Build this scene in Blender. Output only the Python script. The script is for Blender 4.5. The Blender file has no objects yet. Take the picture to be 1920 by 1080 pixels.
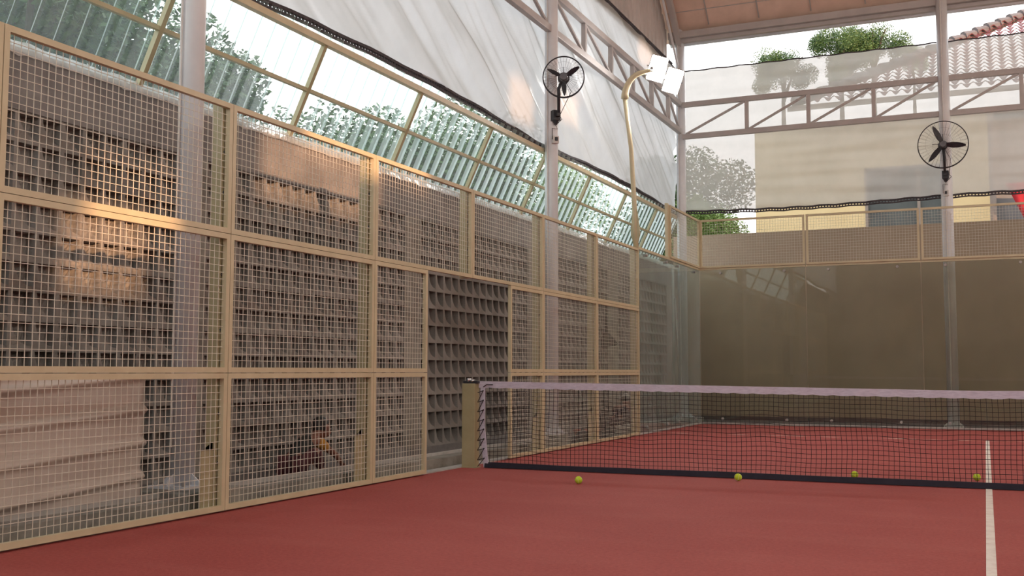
import bpy, bmesh, math, random
from mathutils import Vector, Matrix, noise

# ------------------------------------------------------------------ camera
C = bpy.context.scene.collection
scn = bpy.context.scene
def basis(yaw, p, r):
    f = Vector((math.sin(yaw)*math.cos(p), math.cos(yaw)*math.cos(p), math.sin(p)))
    ri = Vector((math.cos(yaw), -math.sin(yaw), 0)); up = ri.cross(f)
    c, s = math.cos(r), math.sin(r)
    return c*ri + s*up, -s*ri + c*up, f
RI, UP, FW = basis(-0.4183, 0.0780, 0.0016)
cam_data = bpy.data.cameras.new('camera')
cam_data.sensor_width = 36.0
cam_data.lens = 36.0*1991.7/1920.0
cam_data.clip_end = 300
cam = bpy.data.objects.new('camera', cam_data)
C.objects.link(cam)
m = Matrix((RI, UP, -FW)).transposed().to_4x4()
m.translation = Vector((5.0024, -10.1795, 1.0066))
cam.matrix_world = m
scn.camera = cam

# ------------------------------------------------------------------ world, sun, exposure
world = bpy.data.worlds.new('sky'); scn.world = world; world.use_nodes = True
nt = world.node_tree; nt.nodes.clear()
wo = nt.nodes.new('ShaderNodeOutputWorld'); bg = nt.nodes.new('ShaderNodeBackground')
tc = nt.nodes.new('ShaderNodeTexCoord'); sx = nt.nodes.new('ShaderNodeSeparateXYZ')
rp = nt.nodes.new('ShaderNodeValToRGB')
nt.links.new(tc.outputs['Generated'], sx.inputs[0]); nt.links.new(sx.outputs['Z'], rp.inputs[0])
rp.color_ramp.elements[0].position = 0.0; rp.color_ramp.elements[0].color = (1.0, .93, .88, 1)
rp.color_ramp.elements[1].position = 0.6; rp.color_ramp.elements[1].color = (.86, .93, 1.0, 1)
nt.links.new(rp.outputs[0], bg.inputs[0]); bg.inputs[1].default_value = 1.3
nt.links.new(bg.outputs[0], wo.inputs[0])

SUN_DIR = Vector((-.8, .6, -.12)).normalized()
sun_d = bpy.data.lights.new('evening_sun', 'SUN'); sun_d.energy = 2.6; sun_d.angle = math.radians(.8)
sun_d.color = (1.0, .55, .30)
sun = bpy.data.objects.new('evening_sun', sun_d); C.objects.link(sun)
sun.rotation_euler = SUN_DIR.to_track_quat('-Z', 'Y').to_euler()

scn.view_settings.view_transform = 'Standard'
scn.view_settings.look = 'None'
scn.view_settings.gamma = 1
scn.view_settings.use_curve_mapping = False
scn.view_settings.exposure = 1.1
scn.cycles.transparent_max_bounces = 24
scn.cycles.max_bounces = 10

random.seed(7)

# ------------------------------------------------------------------ materials
def nodes(name):
    mt = bpy.data.materials.new(name); mt.use_nodes = True
    n = mt.node_tree; n.nodes.clear()
    return mt, n, n.nodes.new('ShaderNodeOutputMaterial')
def lk(n, a, b): n.links.new(a, b)
def noise_col(n, c1, c2, scale, detail=4, rough=.6, lo=.35, hi=.65, coord='Object', vscale=None):
    t = n.nodes.new('ShaderNodeTexCoord'); nz = n.nodes.new('ShaderNodeTexNoise')
    nz.inputs['Scale'].default_value = scale; nz.inputs['Detail'].default_value = detail
    nz.inputs['Roughness'].default_value = rough
    src = t.outputs[coord]
    if vscale:
        mp = n.nodes.new('ShaderNodeMapping'); mp.inputs['Scale'].default_value = vscale
        lk(n, src, mp.inputs[0]); src = mp.outputs[0]
    lk(n, src, nz.inputs['Vector'])
    r = n.nodes.new('ShaderNodeValToRGB'); lk(n, nz.outputs['Fac'], r.inputs[0])
    r.color_ramp.elements[0].position = lo; r.color_ramp.elements[0].color = (*c1, 1)
    r.color_ramp.elements[1].position = hi; r.color_ramp.elements[1].color = (*c2, 1)
    return r.outputs[0], nz.outputs['Fac']
def mix_col(n, a, b, fac):
    mx = n.nodes.new('ShaderNodeMix'); mx.data_type = 'RGBA'
    if isinstance(fac, (int, float)): mx.inputs[0].default_value = fac
    else: lk(n, fac, mx.inputs[0])
    for s, v in ((6, a), (7, b)):
        if isinstance(v, tuple): mx.inputs[s].default_value = (*v, 1)
        else: lk(n, v, mx.inputs[s])
    return mx.outputs[2]
def pbr(name, c1, c2=None, scale=6, rough=.6, metal=0, bump=0, bscale=None, spec=.5, **kw):
    mt, n, out = nodes(name)
    b = n.nodes.new('ShaderNodeBsdfPrincipled')
    b.inputs['Roughness'].default_value = rough; b.inputs['Metallic'].default_value = metal
    b.inputs['Specular IOR Level'].default_value = spec
    c2 = c2 or tuple(x*.86 for x in c1)
    col, fac = noise_col(n, c1, c2, scale, **kw)
    lk(n, col, b.inputs['Base Color'])
    if bump:
        bp = n.nodes.new('ShaderNodeBump'); bp.inputs['Strength'].default_value = bump
        bp.inputs['Distance'].default_value = .02
        t = n.nodes.new('ShaderNodeTexCoord'); nz = n.nodes.new('ShaderNodeTexNoise')
        nz.inputs['Scale'].default_value = bscale or scale*4; nz.inputs['Detail'].default_value = 5
        lk(n, t.outputs['Object'], nz.inputs['Vector']); lk(n, nz.outputs['Fac'], bp.inputs['Height'])
        lk(n, bp.outputs[0], b.inputs['Normal'])
    lk(n, b.outputs[0], out.inputs[0])
    return mt

def mat_turf():
    mt, n, out = nodes('red turf')
    b = n.nodes.new('ShaderNodeBsdfPrincipled'); b.inputs['Roughness'].default_value = .75
    b.inputs['Specular IOR Level'].default_value = .35
    big, _ = noise_col(n, (.335, .052, .044), (.42, .088, .073), .55, detail=3)
    mid, _ = noise_col(n, (.25, .035, .03), (.47, .10, .085), 42, detail=6, rough=.7)
    col = mix_col(n, big, mid, .45)
    fine, ff = noise_col(n, (0, 0, 0), (1, 1, 1), 160, detail=2, lo=.62, hi=.8)
    col2 = mix_col(n, col, (.56, .22, .19), ff2(n, fine, .5))
    streak, sf = noise_col(n, (0, 0, 0), (1, 1, 1), 1.0, detail=5, lo=.5, hi=.75, vscale=(.6, 3.0, 1))
    col3 = mix_col(n, col2, (.50, .17, .145), ff2(n, streak, .18))
    lk(n, col3, b.inputs['Base Color'])
    bp = n.nodes.new('ShaderNodeBump'); bp.inputs['Strength'].default_value = .5; bp.inputs['Distance'].default_value = .01
    t = n.nodes.new('ShaderNodeTexCoord'); nz = n.nodes.new('ShaderNodeTexNoise'); nz.inputs['Scale'].default_value = 220
    lk(n, t.outputs['Object'], nz.inputs['Vector']); lk(n, nz.outputs['Fac'], bp.inputs['Height'])
    lk(n, bp.outputs[0], b.inputs['Normal']); lk(n, b.outputs[0], out.inputs[0])
    return mt
def ff2(n, sock, k):
    mm = n.nodes.new('ShaderNodeMath'); mm.operation = 'MULTIPLY'
    lk(n, sock, mm.inputs[0]); mm.inputs[1].default_value = k
    return mm.outputs[0]

def mat_sheer(name, c1, c2, transp, transl, scale=3, gloss=.04, tint=(1, 1, 1)):
    """thin sheet: part see-through, part translucent, part diffuse, a little gloss"""
    mt, n, out = nodes(name)
    col, _ = noise_col(n, c1, c2, scale)
    d = n.nodes.new('ShaderNodeBsdfDiffuse'); tl = n.nodes.new('ShaderNodeBsdfTranslucent')
    tr = n.nodes.new('ShaderNodeBsdfTransparent'); gl = n.nodes.new('ShaderNodeBsdfGlossy')
    gl.inputs['Roughness'].default_value = .25
    lk(n, col, d.inputs[0]); lk(n, col, tl.inputs[0]); tr.inputs[0].default_value = (*tint, 1)
    m1 = n.nodes.new('ShaderNodeMixShader'); m1.inputs[0].default_value = transl
    lk(n, d.outputs[0], m1.inputs[1]); lk(n, tl.outputs[0], m1.inputs[2])
    m3 = n.nodes.new('ShaderNodeMixShader'); m3.inputs[0].default_value = gloss
    lk(n, m1.outputs[0], m3.inputs[1]); lk(n, gl.outputs[0], m3.inputs[2])
    m2 = n.nodes.new('ShaderNodeMixShader'); m2.inputs[0].default_value = transp
    lk(n, m3.outputs[0], m2.inputs[1]); lk(n, tr.outputs[0], m2.inputs[2])
    lk(n, m2.outputs[0], out.inputs[0])
    return mt
def schlick(n, f0=.04, k=.96):
    lw = n.nodes.new('ShaderNodeLayerWeight'); lw.inputs[0].default_value = .5
    pw = n.nodes.new('ShaderNodeMath'); pw.operation = 'POWER'; lk(n, lw.outputs['Facing'], pw.inputs[0]); pw.inputs[1].default_value = 5
    ml = n.nodes.new('ShaderNodeMath'); ml.operation = 'MULTIPLY_ADD'; lk(n, pw.outputs[0], ml.inputs[0])
    ml.inputs[1].default_value = k; ml.inputs[2].default_value = f0
    return ml.outputs[0]
def mat_glass(name, tint, dust):
    mt, n, out = nodes(name)
    tr = n.nodes.new('ShaderNodeBsdfTransparent'); tr.inputs[0].default_value = (*tint, 1)
    gl = n.nodes.new('ShaderNodeBsdfGlossy'); gl.inputs['Roughness'].default_value = .015
    m1 = n.nodes.new('ShaderNodeMixShader'); lk(n, schlick(n), m1.inputs[0])
    lk(n, tr.outputs[0], m1.inputs[1]); lk(n, gl.outputs[0], m1.inputs[2])
    d = n.nodes.new('ShaderNodeBsdfDiffuse')
    col, f = noise_col(n, (.5, .52, .5), (.62, .63, .6), 2)
    lk(n, col, d.inputs[0])
    nz, f2 = noise_col(n, (dust*.5,)*3, (dust*1.5,)*3, 1.6, detail=6, vscale=(1, 1, .25))
    m2 = n.nodes.new('ShaderNodeMixShader'); lk(n, nz, m2.inputs[0])
    lk(n, m1.outputs[0], m2.inputs[1]); lk(n, d.outputs[0], m2.inputs[2])
    lk(n, m2.outputs[0], out.inputs[0])
    return mt
def mat_emit(name, col, st):
    mt, n, out = nodes(name)
    e = n.nodes.new('ShaderNodeEmission'); e.inputs[0].default_value = (*col, 1); e.inputs[1].default_value = st
    lk(n, e.outputs[0], out.inputs[0]); return mt

M = {}
M['turf'] = mat_turf()
M['line'] = pbr('line paint', (.80, .74, .66), (.62, .48, .42), 9, .8, lo=.45, hi=.8)
M['line_dusty'] = pbr('dusty line paint', (.80, .62, .52), (.50, .15, .12), 3, .8, lo=.40, hi=.56)
M['cream'] = pbr('cream powder coat', (.64, .56, .37), (.58, .50, .32), 5, .42)
M['khaki'] = pbr('khaki powder coat', (.47, .42, .26), (.42, .37, .22), 5, .45)
M['wire'] = pbr('cream wire', (.74, .70, .60), (.66, .62, .52), 8, .4)
M['post'] = pbr('net post paint', (.42, .37, .21), (.38, .33, .18), 6, .45)
M['steel'] = pbr('white painted steel', (.76, .77, .79), (.68, .69, .72), 3, .38)
M['truss'] = pbr('truss paint', (.50, .47, .455), (.44, .41, .40), 3, .5)
M['block'] = pbr('grey breeze block', (.31, .29, .265), (.21, .195, .175), 2.2, .9, bump=.25, bscale=60)
M['concrete'] = pbr('concrete', (.32, .30, .26), (.19, .18, .155), 3.5, .9, bump=.3, bscale=40)
M['beam'] = pbr('rendered beam', (.25, .235, .225), (.17, .16, .155), 3, .9, bump=.2, bscale=40)
M['ledge'] = pbr('pale ledge', (.52, .50, .47), (.40, .39, .36), 8, .7)
M['dark_ground'] = pbr('dark ground', (.075, .07, .068), (.04, .038, .038), 6, .9, bump=.4, bscale=30)
M['earth'] = pbr('outside ground', (.20, .19, .14), (.13, .15, .08), .7, .95)
M['back_wall'] = pbr('tan render', (.42, .33, .24), (.36, .28, .20), .9, .9, bump=.12, bscale=25, detail=8)
M['tarp'] = mat_sheer('white tarpaulin', (.60, .595, .59), (.55, .545, .54), .05, .55, 2, .03)
M['tarp_back'] = mat_sheer('sheer tarpaulin', (.58, .56, .515), (.52, .505, .465), .20, .5, 2, .03)
M['edging'] = pbr('dark edging', (.075, .065, .075), (.04, .035, .04), 30, .8)
def mat_poly():
    mt, n, out = nodes('clear corrugated plastic')
    col, _ = noise_col(n, (.84, .92, .90), (.70, .82, .80), 1.6)
    d = n.nodes.new('ShaderNodeBsdfDiffuse'); tl = n.nodes.new('ShaderNodeBsdfTranslucent')
    tr = n.nodes.new('ShaderNodeBsdfTransparent'); tr.inputs[0].default_value = (.88, .97, .95, 1)
    gl = n.nodes.new('ShaderNodeBsdfGlossy'); gl.inputs['Roughness'].default_value = .12
    lk(n, col, d.inputs[0]); lk(n, col, tl.inputs[0])
    m1 = n.nodes.new('ShaderNodeMixShader'); m1.inputs[0].default_value = .75
    lk(n, d.outputs[0], m1.inputs[1]); lk(n, tl.outputs[0], m1.inputs[2])
    lw = n.nodes.new('ShaderNodeLayerWeight'); lw.inputs[0].default_value = .5
    mr = n.nodes.new('ShaderNodeMapRange'); lk(n, lw.outputs['Facing'], mr.inputs[0])
    for k, v in ((1, .25), (2, .85), (3, .12), (4, .80)): mr.inputs[k].default_value = v
    m2 = n.nodes.new('ShaderNodeMixShader'); lk(n, mr.outputs[0], m2.inputs[0])
    lk(n, tr.outputs[0], m2.inputs[1]); lk(n, m1.outputs[0], m2.inputs[2])
    m3 = n.nodes.new('ShaderNodeMixShader'); lk(n, schlick(n, .05, .6), m3.inputs[0])
    lk(n, m2.outputs[0], m3.inputs[1]); lk(n, gl.outputs[0], m3.inputs[2]); lk(n, m3.outputs[0], out.inputs[0])
    return mt
M['poly'] = mat_poly()
M['glass'] = mat_glass('court glass', (.84, .85, .79), .05)
M['glass_side'] = mat_glass('dusty side glass', (.84, .92, .89), .16)
M['gable'] = pbr('grey profiled metal', (.58, .54, .52), (.48, .45, .43), 2, .55, metal=.0)
M['ceiling'] = pbr('ceiling lining', (.78, .58, .47), (.68, .50, .40), 2.5, .6)
M['sheetmetal'] = pbr('weathered sheet', (.66, .585, .51), (.52, .44, .38), 1.8, .6, detail=6, vscale=(1, .6, 2.2))
M['fan'] = pbr('black plastic', (.035, .035, .045), (.025, .025, .03), 10, .45)
M['fan_hub'] = pbr('dark grey plastic', (.12, .12, .135), (.09, .09, .10), 10, .4)
M['white_plastic'] = pbr('white plastic', (.70, .68, .66), (.62, .60, .58), 10, .5)
M['net_cord'] = pbr('black net cord', (.025, .012, .016), (.015, .01, .012), 20, .85)
M['net_tape'] = pbr('lilac white tape', (.68, .63, .72), (.50, .46, .55), 14, .8, vscale=(1.3, 4, 9), lo=.3, hi=.7)
M['net_band'] = pbr('navy band', (.018, .015, .028), (.012, .01, .02), 10, .8)
M['ball'] = pbr('felt', (.62, .78, .05), (.50, .66, .03), 90, .95, bump=.3, bscale=260)
M['ball_seam'] = pbr('ball seam', (.75, .78, .62), None, 30, .8)
M['chrome'] = pbr('chrome', (.7, .7, .72), (.6, .6, .62), 6, .2, metal=.9)
M['lamp_body'] = pbr('lamp housing', (.42, .40, .38), (.36, .34, .32), 8, .45)
M['lamp_face'] = mat_emit('floodlight face', (1, .97, .93), 70)
M['leaf'] = pbr('leaves', (.05, .105, .03), (.10, .17, .045), 1.4, .55, lo=.3, hi=.7)
M['leaf_light'] = pbr('yellow green leaves', (.14, .24, .05), (.24, .33, .09), 1.2, .55, lo=.3, hi=.7)
M['bark'] = pbr('bark', (.13, .10, .075), (.08, .06, .045), 9, .9)
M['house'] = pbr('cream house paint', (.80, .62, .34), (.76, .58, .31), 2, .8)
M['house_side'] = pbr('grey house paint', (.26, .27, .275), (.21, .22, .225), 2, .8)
M['window_dark'] = pbr('dark window', (.11, .125, .12), (.085, .095, .095), 1.5, .25)
M['window_frame'] = pbr('taupe frame', (.32, .26, .22), None, 4, .6)
M['tile'] = pbr('clay roof tile', (.20, .055, .055), (.14, .04, .045), 5, .3)
M['tile_cap'] = pbr('grey ridge tile', (.15, .13, .13), (.11, .10, .10), 6, .9)
M['red_cloth'] = pbr('red cloth', (.55, .03, .04), (.42, .02, .03), 3, .8)
M['skin'] = pbr('brown skin', (.24, .105, .07), (.20, .085, .055), 8, .55)
M['hair'] = pbr('black hair', (.018, .013, .012), None, 30, .6)
M['eye'] = pbr('eye', (.55, .52, .5), None, 30, .3)
M['black_cloth'] = pbr('black cloth', (.022, .024, .022), (.035, .035, .03), 12, .9)
M['yellow_cloth'] = pbr('mustard cloth', (.60, .30, .045), (.50, .24, .035), 9, .9)
M['maroon_cloth'] = pbr('maroon cloth', (.10, .030, .034), (.065, .020, .026), 7, .9)
M['plum_cloth'] = pbr('plum cloth', (.060, .036, .05), (.04, .025, .035), 7, .9)
M['white_cloth'] = pbr('white cloth', (.60, .58, .54), (.5, .48, .44), 9, .9)
M['black_bag'] = pbr('black bag', (.015, .015, .02), (.03, .03, .035), 12, .5)
M['red_plastic'] = pbr('red brown plastic', (.30, .07, .04), (.24, .05, .03), 7, .5)
M['blue_plastic'] = pbr('slate blue plastic', (.06, .08, .12), (.05, .06, .09), 7, .4)
M['straw'] = pbr('dark bristle', (.05, .042, .035), (.03, .026, .022), 40, .9)

# ------------------------------------------------------------------ mesh building
def smooth(me, on=True):
    for p in me.polygons: p.use_smooth = on
class MB:
    def __init__(s): s.v = []; s.f = []
    def add(s, vs, fs):
        o = len(s.v); s.v += [tuple(v) for v in vs]; s.f += [tuple(i+o for i in f) for f in fs]
    def box(s, a, b):
        (x0, y0, z0), (x1, y1, z1) = a, b
        x0, x1 = min(x0, x1), max(x0, x1); y0, y1 = min(y0, y1), max(y0, y1); z0, z1 = min(z0, z1), max(z0, z1)
        s.add([(x0,y0,z0),(x1,y0,z0),(x1,y1,z0),(x0,y1,z0),(x0,y0,z1),(x1,y0,z1),(x1,y1,z1),(x0,y1,z1)],
              [(0,3,2,1),(4,5,6,7),(0,1,5,4),(1,2,6,5),(2,3,7,6),(3,0,4,7)])
    def bar(s, a, b, w, h=None, up=(0, 0, 1)):
        h = h or w; a = Vector(a); b = Vector(b); d = (b-a).normalized(); u = Vector(up)
        if abs(d.dot(u)) > .98: u = Vector((0, 1, 0))
        sd = d.cross(u).normalized(); u = sd.cross(d)
        vs = []
        for p in (a, b):
            for i, j in ((-1,-1),(1,-1),(1,1),(-1,1)): vs.append(p + sd*(i*w/2) + u*(j*h/2))
        s.add(vs, [(0,1,2,3),(7,6,5,4),(0,4,5,1),(1,5,6,2),(2,6,7,3),(3,7,4,0)])
    def tube(s, pts, r, n=8, closed=False, caps=True):
        pts = [Vector(p) for p in pts]; L = len(pts); rs = r if isinstance(r, (list, tuple)) else [r]*L
        vs = []; prev = None
        for i, p in enumerate(pts):
            if closed: d = pts[(i+1) % L]-pts[i-1]
            else: d = pts[min(i+1, L-1)]-pts[max(i-1, 0)]
            d.normalize()
            if prev is None:
                u = Vector((0, 0, 1)) if abs(d.z) < .9 else Vector((1, 0, 0))
                u = (u - d*u.dot(d)).normalized()
            else: u = (prev - d*prev.dot(d)).normalized()
            prev = u; w = d.cross(u)
            for k in range(n):
                a = 2*math.pi*(k+.5)/n; vs.append(p + (u*math.cos(a)+w*math.sin(a))*rs[i])
        fs = []
        for i in range(L if closed else L-1):
            j = (i+1) % L
            for k in range(n): fs.append((i*n+k, i*n+(k+1) % n, j*n+(k+1) % n, j*n+k))
        if caps and not closed:
            fs.append(tuple(range(n))[::-1]); fs.append(tuple((L-1)*n+k for k in range(n)))
        s.add(vs, fs)
    def ball(s, c, r, n=12, m=8, sc=(1, 1, 1)):
        vs = [(c[0], c[1], c[2]-r*sc[2])]
        for i in range(1, m):
            t = math.pi*i/m
            for k in range(n):
                a = 2*math.pi*k/n
                vs.append((c[0]+r*sc[0]*math.sin(t)*math.cos(a), c[1]+r*sc[1]*math.sin(t)*math.sin(a), c[2]-r*sc[2]*math.cos(t)))
        vs.append((c[0], c[1], c[2]+r*sc[2])); e = len(vs)-1
        fs = [(0, 1+(k+1) % n, 1+k) for k in range(n)]
        for i in range(m-2):
            for k in range(n): fs.append((1+i*n+k, 1+i*n+(k+1) % n, 1+(i+1)*n+(k+1) % n, 1+(i+1)*n+k))
        fs += [(1+(m-2)*n+k, 1+(m-2)*n+(k+1) % n, e) for k in range(n)]
        s.add(vs, fs)
    def build(s, name, mat, parent=None, sm=False, bevel=0):
        me = bpy.data.meshes.new(name); 
        off = Vector((0, 0, 0))
        if parent is not None:
            off = world_loc(parent)
            me.from_pydata([tuple(Vector(v)-off) for v in s.v], [], s.f)
            o = bpy.data.objects.new(name, me); C.objects.link(o); o.parent = parent
        else:
            me.from_pydata(s.v, [], s.f); o = bpy.data.objects.new(name, me); C.objects.link(o)
        me.materials.append(mat)
        if sm: smooth(me)
        if bevel:
            bv = o.modifiers.new('bevel', 'BEVEL'); bv.width = bevel; bv.segments = 2; bv.limit_method = 'ANGLE'
        return o
def world_loc(o):
    l = Vector((0, 0, 0))
    while o is not None: l += o.location; o = o.parent
    return l
def thing(name, label, cat, loc, group=None):
    o = bpy.data.objects.new(name, None); C.objects.link(o); o.location = loc; o.empty_display_size = .1
    o['label'] = label; o['category'] = cat
    if group: o['group'] = group
    return o
def tag(o, label, cat, group=None, kind=None):
    o['label'] = label; o['category'] = cat
    if group: o['group'] = group
    if kind: o['kind'] = kind
    return o
def struct(o): o['kind'] = 'structure'; return o

# ------------------------------------------------------------------ floor and ground
b = MB(); b.add([(-.03,-12,0),(11,-12,0),(11,10.02,0),(-.03,10.02,0)], [(0,1,2,3)])
b.add([(-.03,-12,-.12),(11,-12,-.12),(11,10.02,-.12),(-.03,10.02,-.12)], [(3,2,1,0)])
b.add([(-.03,-12,-.12),(-.03,10.02,-.12),(-.03,10.02,0),(-.03,-12,0)], [(0,3,2,1)])
b.add([(-.03,10.02,-.12),(11,10.02,-.12),(11,10.02,0),(-.03,10.02,0)], [(0,1,2,3)])
struct(b.build('floor', M['turf']))
b = MB(); b.box((4.975,-9,-.004), (5.025, 6.95, .003)); struct(b.build('trim_1', M['line']))
b = MB(); b.box((.02, 6.86, -.004), (10, 6.91, .003)); struct(b.build('trim_2', M['line_dusty']))
b = MB(); b.box((-.98,-9,-.14), (-.03, 12.3, -.005)); b.box((-.03, 10.02, -.14), (11, 12.3, -.005))
struct(b.build('ground', M['dark_ground']))
b = MB(); b.box((-60,-40,-.6), (60, 90, -.16)); g = b.build('ground', M['earth']); struct(g)
# pale concrete edge the fence stands on
b = MB(); b.box((-.16,-8,-.1), (-.031, 10.14, .012)); b.box((-.031, 10.022, -.1), (10.2, 10.14, .03))
struct(b.build('trim_3', M['ledge']))

# ------------------------------------------------------------------ breeze block wall (left)
WX = -1.0; PZ = .2045; Z0 = .125
def block_cell(mb, y0, z0, w=.2, h=PZ):
    e = .013; yl, yr, zb, zt = y0+e, y0+w-e, z0+e, z0+h-e
    X = lambda d: WX-d
    # frame front
    o = [(X(0),y0,z0),(X(0),y0+w,z0),(X(0),y0+w,z0+h),(X(0),y0,z0+h)]
    i_ = [(X(0),yl,zb),(X(0),yr,zb),(X(0),yr,zt),(X(0),yl,zt)]
    mb.add(o+i_, [(0,1,5,4),(1,2,6,5),(2,3,7,6),(3,0,4,7)])
    # concave curve, quarter ellipse centred on the top right corner
    N = 6; cur = []
    ry, rz = yr-yl-.012, zt-zb-.012
    for k in range(N+1):
        t = math.pi/2*k/N
        cur.append((yr-ry*math.cos(t), zt-rz*math.sin(t)))
    # front fin face, set 4 mm back
    f0 = .004
    vs = [(X(f0), yl, zt), (X(f0), yl, zb), (X(f0), yr, zb)] + [(X(f0), a, c) for a, c in cur]
    fs = [(0, 3, 1)] + [(1, 3+k, 3+k+1) for k in range(N)] + [(1, 3+N, 2)]
    mb.add(vs, [f[::-1] for f in fs])
    # curved wall of the scoop and its sloping back
    dep = [.10-.03*(k/N) for k in range(N+1)]
    vs = [(X(f0), a, c) for a, c in cur] + [(X(dep[k]), cur[k][0]+.004, cur[k][1]) for k in range(N+1)]
    mb.add(vs, [(k, k+1, N+1+k+1, N+1+k) for k in range(N)])
    cx = (X(.085), yr, zt)
    ring = []
    for k in range(N+1):
        a, c = cur[k]; ring.append((X(.45*dep[k]+.55*(.085-.02*(k%2))), a*.45+yr*.55, c*.45+zt*.55))
    vs = [(X(dep[k]), cur[k][0]+.004, cur[k][1]) for k in range(N+1)] + ring + [cx]
    fs = [(k, k+1, N+1+k+1, N+1+k) for k in range(N) if k != 3] + [(N+1+k, N+1+k+1, 2*N+2) for k in range(N)]
    mb.add(vs, fs)
    A_, B_, C_, D_ = (Vector(vs[q]) for q in (3, 4, N+1+4, N+1+3))
    mb.add([A_.lerp(D_, .4), B_.lerp(C_, .4), C_, D_], [(0, 1, 2, 3)])
    mb.add([A_, A_.lerp(B_, .45), D_.lerp(C_, .45).lerp(A_, .0), D_], [(0, 1, 2, 3)])
    # right and top reveals
    mb.add([(X(0),yr,zb),(X(0),yr,zt),(X(.087),yr,zt),(X(.075),yr,zb)], [(0,1,2,3)])
    mb.add([(X(0),yl,zt),(X(0),yr,zt),(X(.087),yr,zt),(X(.105),yl,zt)], [(3,2,1,0)])
b = MB()
segs = [(-7.02,-3.42), (-3.07,.33), (.68,3.88), (4.25,7.45), (8.0,11.2)]
for a, c in segs:
    nc = round((c-a)/.2)
    for i in range(nc):
        for r in range(13): block_cell(b, a+.2*i, Z0+PZ*r)
wl = struct(b.build('wall_left', M['block']))
b = MB()
for a, c in ((-7.4,-7.02), (-3.42,-3.07), (.33,.68), (3.88,4.25), (7.45,8.0), (11.2,12.6)):
    b.box((-1.13, a, -.15), (-.992, c, 2.785))
struct(b.build('wall_left_pillar', M['concrete'], wl))
b = MB(); b.box((-1.14,-7.4, 2.785), (-.99, 12.6, 3.19)); struct(b.build('wall_left_beam', M['beam'], wl))
b = MB(); b.box((-1.14,-7.4,-.15), (-.985, 12.3, Z0)); struct(b.build('wall_left_base', M['beam'], wl))

b = MB(); b.box((-1.14, -16.5, -.15), (-.99, -7.4, 4.3)); struct(b.build('wall_left_rear_added', M['beam'], wl))  # unseen wall run, added to keep bright sky out of the glass reflections
# kerb and pale ledge behind the fence, column plinths
b = MB(); b.box((-.44,-8,-.1), (-.2, 3.5, .10)); b.box((-.44, 6.2, -.1), (-.2, 10.25, .10)); struct(b.build('trim_4', M['concrete']))
b = MB(); b.box((-.455,-8,.10), (-.41, 3.5, .128)); b.box((-.455, 6.2, .10), (-.41, 10.25, .128)); struct(b.build('trim_5', M['ledge']))

# ------------------------------------------------------------------ back wall
b = MB(); b.box((-1.14, 12.3, .07), (16, 12.5, 3.93)); wb = struct(b.build('wall_back', M['back_wall']))
b = MB(); b.box((-1.14, 12.28, -.15), (16, 12.5, .07)); struct(b.build('wall_back_base', M['dark_ground'], wb))

# ------------------------------------------------------------------ fence
FX = 0.0
def fence_panel(y0, y1, z0, z1, label, group, cat='fence panel', axis='y', plane=0.0, sp=.05):
    """framed welded-mesh panel; axis y: lies in x = plane, axis x: lies in y = plane"""
    P = (lambda u, d, z: (plane-d, u, z)) if axis == 'y' else (lambda u, d, z: (u, plane+d, z))
    t = thing('mesh_fence_panel', label, cat, P((y0+y1)/2, 0, z0), group)
    fr = MB(); w = .038
    a0, a1 = y0+.003, y1-.003; c0, c1 = z0+.002, z1-.002
    for (p, q) in (((a0, 0, c0+w/2), (a1, 0, c0+w/2)), ((a0, 0, c1-w/2), (a1, 0, c1-w/2)),
                   ((a0+w/2, 0, c0+w), (a0+w/2, 0, c1-w)), ((a1-w/2, 0, c0+w), (a1-w/2, 0, c1-w))):
        fr.bar(P(*p), P(*q), w, w)
    fr.build('frame', M['cream'], t)
    wm = MB(); r = .0036
    n = int(round((a1-a0-2*w)/sp)); 
    for i in range(1, n):
        u = a0+w+(a1-a0-2*w)*i/n; wm.bar(P(u, .010, c0+w*.6), P(u, .010, c1-w*.6), r)
    n = int(round((c1-c0-2*w)/sp))
    for i in range(1, n):
        z = c0+w+(c1-c0-2*w)*i/n; wm.bar(P(a0+w*.6, .004, z), P(a1-w*.6, .004, z), r)
    wm.build('wire_mesh', M['wire'], t)
    return t
rows = [(.012, .99, 'bottom'), (.99, 1.997, 'middle'), (1.997, 2.957, 'top')]
bays = [(-8,-6,'of the bay nearest the camera'), (-6,-4,'of the bay crossed by the near white column'),
        (-4,-2,'of the bay before the crouching person in mustard')]
G_F = 'mesh panels of the side fence'
for y0, y1, where in bays:
    for z0, z1, rn in rows:
        fence_panel(y0, y1, z0, z1, f'cream mesh panel, {rn} row {where}', G_F)
for z0, z1, rn in rows[:2]:
    fence_panel(-2, -1, z0, z1, f'narrow cream wire mesh panel, {rn} row, just left of the doorway', G_F)
    fence_panel(1, 2, z0, z1, f'narrow cream wire mesh panel, {rn} row, just right of the doorway', G_F)
fence_panel(-2, 0, 1.997, 2.957, 'cream wire mesh panel above the left half of the doorway', G_F)
fence_panel(0, 2, 1.997, 2.957, 'cream wire mesh panel above the right half of the doorway', G_F)
for z0, z1, rn in rows:
    fence_panel(2, 4, z0, z1, f'cream mesh panel, {rn} row, in front of the column with the small fan', G_F)
    fence_panel(4, 6, z0, z1, f'cream wire mesh panel, {rn} row, last before the side glass', G_F)
G_T = 'mesh panels above the glass'
fence_panel(7.9, 9.98, 2.99, 3.93, 'short cream wire mesh panel above the side glass in the far corner', G_T)
wh = ['leftmost over the tan wall with leaves behind', 'second from the corner, in front of the cream house wall',
      'third from the corner, crossed by the rear white column', 'fourth from the corner, beside the red cloth',
      'rightmost of the row']
for i in range(5):
    fence_panel(2*i+.02, 2*i+2, 2.99, 3.93, f'mesh panel above back glass, {wh[i]}', G_T, axis='x', plane=10.0)

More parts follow.
